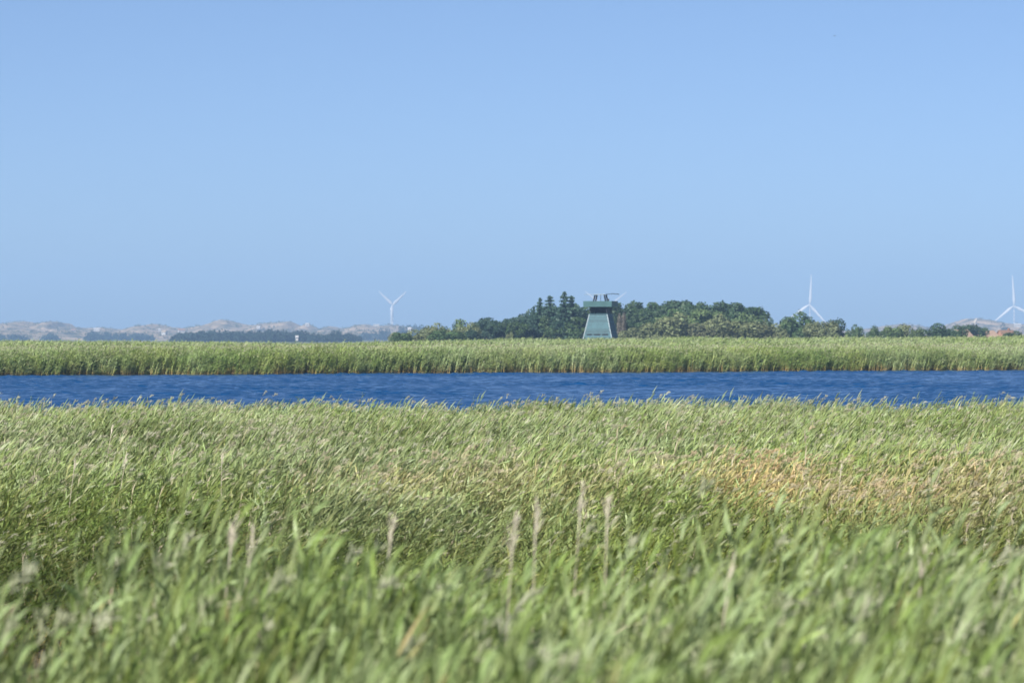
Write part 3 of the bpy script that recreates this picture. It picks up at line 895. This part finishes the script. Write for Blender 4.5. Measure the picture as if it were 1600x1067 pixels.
# ------------------------------------------------------------------ wind turbines
def turbine(px, py, d, blade_px, angles, yaw, label, chord=1.0):
    hub = P(px, py, d); g0 = 2.0
    root = empty('wind_turbine', (hub.x, d, g0), R(yaw))
    tag(root, label, 'wind turbine', 'white wind turbines on the skyline')
    hz = hub.z - g0; BL = blade_px / 6000 * d
    tb = MB(); p = None
    for k in range(8): tb.bar((0, 0, hz * k / 8), (0, 0, hz * (k + 1) / 8), (2.0 - .12 * k) * chord, 14, (2.0 - .12 * (k + 1)) * chord)
    tb.build('tower', M['white_paint'], root, True)
    nb = MB().hexa([(-1.3,-2.0,hz-1.0),(1.3,-2.0,hz-1.0),(1.0,5.2,hz-.8),(-1.0,5.2,hz-.8),(-1.2,-2.0,hz+1.4),(1.2,-2.0,hz+1.4),(.9,5.2,hz+1.2),(-.9,5.2,hz+1.2)])
    nb.build('nacelle', M['white_paint'], root)
    hb = MB(); hb.bar((0, -3.6, hz), (0, -2.05, hz), .55, 12, 1.25); hb.bar((0, -4.2, hz), (0, -3.6, hz), .12, 12, .55)
    hb.build('hub', M['white_paint'], root, True)
    for a in angles:                         # clock angle of the blade, degrees from up, clockwise in the picture
        prof = [(0, .6, .6), (.06, .7, .55), (.2, 1.55, .32), (.45, 1.05, .2), (.75, .65, .11), (.97, .34, .05), (1, .08, .02)]
        V, F = [], []
        for u, ch, th in prof:
            ch *= BL / 30 * chord; th *= BL / 30 * chord
            tw = R(14 * (1 - u))
            for q in range(8):
                t = 6.283 * q / 8
                x, y = ch * (math.cos(t) + .25) * 1.0, th * math.sin(t)
                V.append((x * math.cos(tw) - y * math.sin(tw), x * math.sin(tw) + y * math.cos(tw), u * BL))
        for k in range(len(prof) - 1):
            for q in range(8): F.append((k*8+q, k*8+(q+1)%8, (k+1)*8+(q+1)%8, (k+1)*8+q))
        F += [tuple(range(7, -1, -1)), tuple(range((len(prof)-1)*8, len(prof)*8))]
        rot = Matrix.Rotation(R(a), 3, 'Y')
        V = [rot @ Vector(v) + Vector((0, -2.9, hz)) for v in V]
        link('blade', mesh_np('blade', V, F, [M['white_paint']], smooth=True), root)

turbine(613, 476.5, 9500, 30, (-46, 46, 184), 12, 'white wind turbine at left with blades in a wide V', 1.7)
turbine(1265.5, 476, 9500, 47, (3, 138, 236), -14, 'white wind turbine above the round green bush')
turbine(1584.5, 478, 9500, 48, (-3, 116, 231), -14, 'white wind turbine at the right edge')
turbine(946, 482, 9500, 42, (-50, 52, 180), 5, 'white wind turbine mostly hidden behind the watchtower')

# ------------------------------------------------------------------ far dunes
def ridge(name, pts, d, depth, label, seed, x_lo=-450, x_hi=2050):
    nz = noise2(seed, 55, 5); nz2 = noise2(seed + 1, 400, 3)
    px = np.arange(x_lo, x_hi + 1, 2.5); pk = np.array(pts, float)
    py = np.interp(px, pk[:, 0], pk[:, 1])
    lo, hi = px < pk[0, 0], px > pk[-1, 0]
    xs = (px - 800) / 6000 * d
    top = (528 - py) / 6000 * d + CAM_Z
    top = np.where(lo | hi, top + 4 * nz2(xs, xs * 0) * np.clip(np.minimum(np.abs(px - pk[0, 0]), np.abs(px - pk[-1, 0])) / 60, 0, 1), top)
    vs = np.linspace(-1, 1, 41)
    X = np.repeat(xs[None], len(vs), 0); Vv = np.repeat(vs[:, None], len(xs), 1)
    prof = np.where(Vv < 0, 1 - np.abs(Vv) ** 1.6, 1 - np.abs(Vv) ** 2)
    Y = d + Vv * depth
    n = nz(X, Y)
    H = np.maximum(top[None] - .3, .4) * prof * (1 + .22 * n * (1 - prof) * 1.5) + .8 * n * prof * .6
    Zz = .3 + np.where(np.abs(Vv) > .98, -1.5, H)
    V = np.stack([X.ravel(), Y.ravel(), Zz.ravel()], 1); nx = len(xs)
    i, j = np.meshgrid(np.arange(nx - 1), np.arange(len(vs) - 1)); q = (j * nx + i).ravel()
    o = link(name, mesh_np(name, V, np.stack([q, q + 1, q + nx + 1, q + nx], 1), [M['dune']], smooth=True))
    tag(o, label, 'dunes', kind='structure')
    return lambda x, y: float(np.interp(x, xs, Zz[int(np.clip(round((y - d) / depth * 20 + 20), 0, 40))]))

main_pts = [(0, 506), (20, 504), (38, 502), (60, 507), (80, 502), (92, 503), (102, 510), (120, 512), (140, 513), (160, 512), (190, 515), (215, 510), (240, 506),
            (265, 511), (290, 514), (318, 508), (345, 500), (360, 501), (380, 507), (395, 509), (412, 505), (440, 504), (452, 502), (470, 510), (481, 506), (500, 515),
            (515, 510), (540, 514), (555, 508), (572, 507), (590, 510), (610, 508), (640, 511), (680, 516), (740, 519), (1200, 521), (1340, 516), (1375, 511), (1405, 506),
            (1430, 508), (1450, 514), (1475, 515), (1492, 506), (1510, 498.5), (1527, 498), (1550, 502), (1580, 506), (1600, 507)]
zmain = ridge('dunes', main_pts, 6200, 400, 'hazy heath-covered dunes along the far horizon', 71)
low_pts = [(0, 517), (40, 515), (75, 519), (110, 518), (160, 521), (210, 519), (250, 522), (300, 523), (400, 522), (480, 521), (530, 519), (570, 517), (610, 519), (680, 522),
           (1200, 524), (1340, 521), (1400, 518), (1480, 520), (1540, 517), (1600, 516)]
zlow = ridge('low_dunes', low_pts, 5350, 280, 'lower hazy dunes in front of the far ridge', 81)

# sandy track over the right-hand dune
def track():
    V, F = [], []
    line = [(1516, 512), (1517, 509), (1519, 507), (1522, 504.5), (1523.5, 502), (1524.5, 500), (1525, 498)]
    for k, (px, py) in enumerate(line):
        yy = 6200 - 290 + k * 46
        x = (px - 800) / 6000 * yy
        for s in (-1, 1):
            xx = x + s * (2.4 if k < 2 else 1.7)
            V += [(xx, yy, zmain(xx, yy) + .35), (xx, yy, zmain(xx, yy) - 1.0)]
    for k in range(len(line) - 1):
        a, b = 4 * k, 4 * k + 4
        F += [(a, a + 2, b + 2, b), (a, b, b + 1, a + 1), (a + 2, a + 3, b + 3, b + 2)]
    o = link('sand_track', mesh_np('sand_track', V, F, [M['sand']]))
    tag(o, 'pale sandy track climbing the hazy dune on the right', 'path', kind='structure')
track()

# ------------------------------------------------------------------ far woods that read as one mass
def far_wood(name, pts, d, depth, n, hmin, label, material, seed, size=1.6, nq=46, base=0.0):
    g = np.random.default_rng(seed); V = []
    pk = np.array(pts, float)
    for k in range(n):
        px = g.uniform(pk[0, 0], pk[-1, 0]); yy = d + g.uniform(0, depth)
        top = (528 - np.interp(px, pk[:, 0], pk[:, 1])) / 6000 * d + CAM_Z
        x = (px - 800) / 6000 * yy
        h = max(hmin, (top - base) * (g.uniform(.62, .98) if g.random() < .8 else g.uniform(.98, 1.1))); r = g.uniform(1.6, 2.8) * size
        lob = [(x, yy, base + h * .35, r, r, h * .35), (x + g.normal(0, .5), yy, base + h * .72, r * .7, r * .7, h * .28)]
        V.append(leaf_cloud(lob, nq, 1.7 * size, g))
    V = np.concatenate(V); m = len(V) // 4
    o = link(name, mesh_np(name, V, np.arange(m * 4).reshape(m, 4), [material]))
    tag(o, label, 'wood', kind='stuff')
far_wood('far_wood', [(268, 526), (280, 520), (300, 518), (330, 516), (360, 516), (390, 517.5), (420, 515), (450, 516), (475, 517), (500, 521), (515, 523), (522, 516), (530, 515), (534, 523), (548, 521), (562, 525)], 3200, 140, 640, 5,
         'blue hazy conifer plantation as a long low band below the left dunes', M['far_leaf'], 61, 1.15)
far_wood('far_wood', [(-90, 524), (-20, 521), (0, 521), (30, 522), (44, 526)], 4900, 60, 90, 3, 'bluish scrub wood at the left edge below the dunes', M['far_leaf'], 62)
far_wood('far_wood', [(66, 527), (76, 519), (84, 520), (92, 527)], 4900, 40, 26, 2, 'small bluish clump of trees below the left dunes', M['far_leaf'], 63)
far_wood('far_wood', [(132, 524), (145, 517), (165, 518), (190, 521), (215, 519), (238, 524)], 5000, 60, 120, 3, 'bluish strip of trees left of the long plantation', M['far_leaf'], 64)
far_wood('far_wood', [(622, 512), (626, 507.5), (640, 507), (655, 507), (661, 508), (664, 513)], 4900, 50, 60, 6, 'blue block of trees just right of the left wind turbine', M['far_leaf'], 65)
far_wood('far_wood', [(1564, 512), (1566, 505), (1571, 504), (1574, 512)], 4800, 20, 14, 4, 'blue hazy clump of trees on the right-hand dune', M['far_leaf'], 66)
far_wood('far_wood', [(560, 524), (575, 516), (600, 512), (608, 513)], 5050, 40, 40, 3, 'bluish trees on the dune below the left wind turbine', M['far_leaf'], 67)

def dune_scrub():
    g = np.random.default_rng(91); V = []
    for k in range(2400):
        px = g.uniform(-250, 1850)
        if g.random() < .55: d, zf, dep = 6200, zmain, 360
        else: d, zf, dep = 5350, zlow, 250
        yy = d + g.uniform(-dep, dep * .05); x = (px - 800) / 6000 * d
        z = zf(x, yy); r = g.uniform(1.2, 4.0)
        V.append(leaf_cloud([(x, yy, z + r * .3, r * 1.3, r, r * .7)], 20, 1.7, g))
    V = np.concatenate(V); m = len(V) // 4
    o = link('dune_scrub', mesh_np('dune_scrub', V, np.arange(m * 4).reshape(m, 4), [M['scrub_leaf']]))
    tag(o, 'low scrub dotted over the hazy far dunes', 'scrub', kind='stuff')
dune_scrub()

# ------------------------------------------------------------------ houses
def house(px, pbase, d, w, dep, hw, hr, rz, wall, roof, label, chimney=True, zb=None):
    c = P(px, pbase, d); z = c.z if zb is None else zb
    root = empty('house', (c.x, d, z), R(rz))
    tag(root, label, 'house')
    b = MB().raw([(-w/2,-dep/2,-1),(w/2,-dep/2,-1),(w/2,dep/2,-1),(-w/2,dep/2,-1),(-w/2,-dep/2,hw),(w/2,-dep/2,hw),(w/2,dep/2,hw),(-w/2,dep/2,hw),(-w/2,0,hw+hr),(w/2,0,hw+hr)],
                 [(0,3,2,1),(0,1,5,4),(2,3,7,6),(1,2,6,9,5),(3,0,4,8,7),(4,5,9,8),(6,7,8,9)])
    b.build('wall', wall, root)
    o = .35; sl = hr / (dep / 2); m = MB()
    for s in (-1, 1):
        ye, ze = s * (dep / 2 + o), hw - o * sl
        pts = [(-w/2-o, ye, ze + .05), (w/2+o, ye, ze + .05), (w/2+o, 0, hw+hr+.05), (-w/2-o, 0, hw+hr+.05)]
        up = [(x, y, zz + .22) for x, y, zz in pts]
        m.hexa((pts + up) if s < 0 else (pts[::-1] + up[::-1]))
    rf = m.build('roof', roof, root)
    if chimney: MB().box(-.35 + w * .2, .35 + w * .2, -.3, .3, hw + hr * .7, hw + hr + .9).build('chimney', M['brick_wall'], rf)
    nw = max(1, int(w / 3))
    for k in range(nw):
        x = -w / 2 + w * (k + .5) / nw
        f = MB().box(x - .6, x + .6, -dep/2 - .06, -dep/2 - .003, .8, 1.95).build('window', M['white_wall'], root)
        MB().box(x - .5, x + .5, -dep/2 - .075, -dep/2 - .063, .9, 1.85).build('pane', M['glass'], f)
    f = MB().box(-w/2 - .06, -w/2 - .003, -.6, .6, .8, 1.95).build('window', M['white_wall'], root)
    MB().box(-w/2 - .075, -w/2 - .063, -.5, .5, .9, 1.85).build('pane', M['glass'], f)

g1 = float(gz(150, 1300))
house(1502, 528, 1290, 7.5, 6.0, 1.9, 2.9, 52, M['brick_wall'], M['tile_tan'], 'brick house with pale tan tiled roof, left of the two tiled roofs', False, g1 + .1)
house(1541, 528, 1340, 8.5, 6.4, 1.8, 2.8, 48, M['brick_wall'], M['tile_tan'], 'wide low brick house with tiled roof, middle of the right-hand houses', False, g1 + .1)
house(1572, 528, 1380, 7.0, 5.6, 2.0, 2.8, 40, M['brick_wall'], M['tile_red'], 'reddish brick house at far right among the bushes', True, g1 + .1)
for px, pb, d, w, dep, hw, hr, rz, roof, lab in (
    (114, 518.5, 5950, 6.5, 5.5, 3.0, 2.2, 20, 'tile_red', 'tiny pinkish house with red roof on the left dune'),
    (151, 516.5, 5950, 8.5, 5.5, 2.6, 1.6, 5, 'white_wall', 'tiny pale house with whitish roof on the saddle of the left dunes'),
    (257, 522, 5000, 6.0, 5.5, 3.4, 1.8, -25, 'thatch', 'tiny bright white house left of the long plantation'),
    (249, 517, 5950, 3.5, 4, 2.6, 1.5, 10, 'white_wall', 'tiny white cabin above the bright white house on the dune'),
    (283, 519.5, 5000, 8.0, 6, 3.4, 2.2, 20, 'tile_red', 'tiny white house with reddish roof above the left end of the plantation'),
    (464, 530.5, 3160, 2.0, 2.4, 2.4, 1.0, 0, 'white_wall', 'tiny white hut in front of the blue plantation'),
    (480, 509, 5980, 5.5, 5, 2.6, 1.8, 15, 'white_wall', 'tiny pale house on top of the dune above the plantation'),
    (640, 516.5, 4860, 4.0, 4.5, 2.8, 1.6, -10, 'white_wall', 'tiny white house at the foot of the blue tree block'),
    (588, 509, 6000, 9, 6, 1.2, 1.2, 5, 'white_wall', 'long low pale farm building on the dune left of the turbine'),
    (1590, 510, 5250, 9.0, 6, 2.6, 1.6, 5, 'white_wall', 'low white farm building below the turbine at right'),
    (404, 513, 5950, 5.5, 5, 2.2, 1.6, -8, 'white_wall', 'tiny pale house halfway along the dune over the plantation')):
    house(px, pb, d, w, dep, hw * .85, hr * .95, rz, M['white_wall'], M[roof], lab, False)

# ------------------------------------------------------------------ birds
def bird(px, py, d, span, rz, flap, label):
    c = P(px, py, d)
    root = empty('bird', c, R(rz)); tag(root, label, 'bird', 'birds high in the blue sky')
    s = span / 2
    V, F = [], []
    prof = [(-.55, .01), (-.4, .09), (-.1, .13), (.2, .11), (.42, .09), (.52, .07), (.66, .01)]
    for y, r in prof:
        for q in range(8):
            t = 6.283 * q / 8; V.append((r * s * math.cos(t), -y * s * .9, r * s * .85 * math.sin(t)))
    for k in range(len(prof) - 1):
        for q in range(8): F.append((k*8+q, k*8+(q+1)%8, (k+1)*8+(q+1)%8, (k+1)*8+q))
    b = len(V)
    for sx in (-1, 1):
        b = len(V)
        for u, ya, yb, zz in ((.05, -.25, .2, .05), (.45, -.32, .08, .05 + flap), (1.0, -.02, .1, .05 + flap * .3)):
            for y in (ya, yb):
                for dz in (0, .03 * (1.05 - u)): V.append((sx * u * s, y * s, (zz + dz) * s))
        for k in range(2):
            o = b + 4 * k
            F += [(o, o+2, o+6, o+4), (o+1, o+5, o+7, o+3), (o, o+4, o+5, o+1), (o+2, o+3, o+7, o+6)]
        F.append((b+8, b+10, b+11, b+9))
    b = len(V)
    V += [(-.03*s, .45*s, 0), (.03*s, .45*s, 0), (.14*s, .75*s, .01*s), (-.14*s, .75*s, .01*s), (-.03*s, .45*s, .03*s), (.03*s, .45*s, .03*s), (.14*s, .75*s, .03*s), (-.14*s, .75*s, .03*s)]
    F += [tuple(i + b for i in q) for q in ((0,3,2,1),(4,5,6,7),(0,1,5,4),(1,2,6,5),(2,3,7,6),(3,0,4,7))]
    link('body', mesh_np('body', V, F, [M['bird_grey']]), root)
bird(1304, 57, 420, .5, 20, .25, 'dark bird gliding high in the upper right sky')
bird(1061.5, 392.5, 900, .6, -30, .15, 'tiny bird speck above the right-hand wood')

# ------------------------------------------------------------------ haze
def haze():
    m = bpy.data.materials.new('haze_air'); m.use_nodes = True
    n, l = m.node_tree.nodes, m.node_tree.links
    n.remove(n['Principled BSDF'])
    v = n.new('ShaderNodeVolumePrincipled')
    v.inputs['Color'].default_value = (.41, .65, 1.0, 1)
    v.inputs['Density'].default_value = 1.2e-4
    l.new(v.outputs[0], n['Material Output'].inputs['Volume'])
    o = MB().box(-2600, 2600, -300, 10300, -3, 168).build('haze', m)
    tag(o, 'thin blue summer haze over the marsh', 'haze', kind='stuff')
haze()
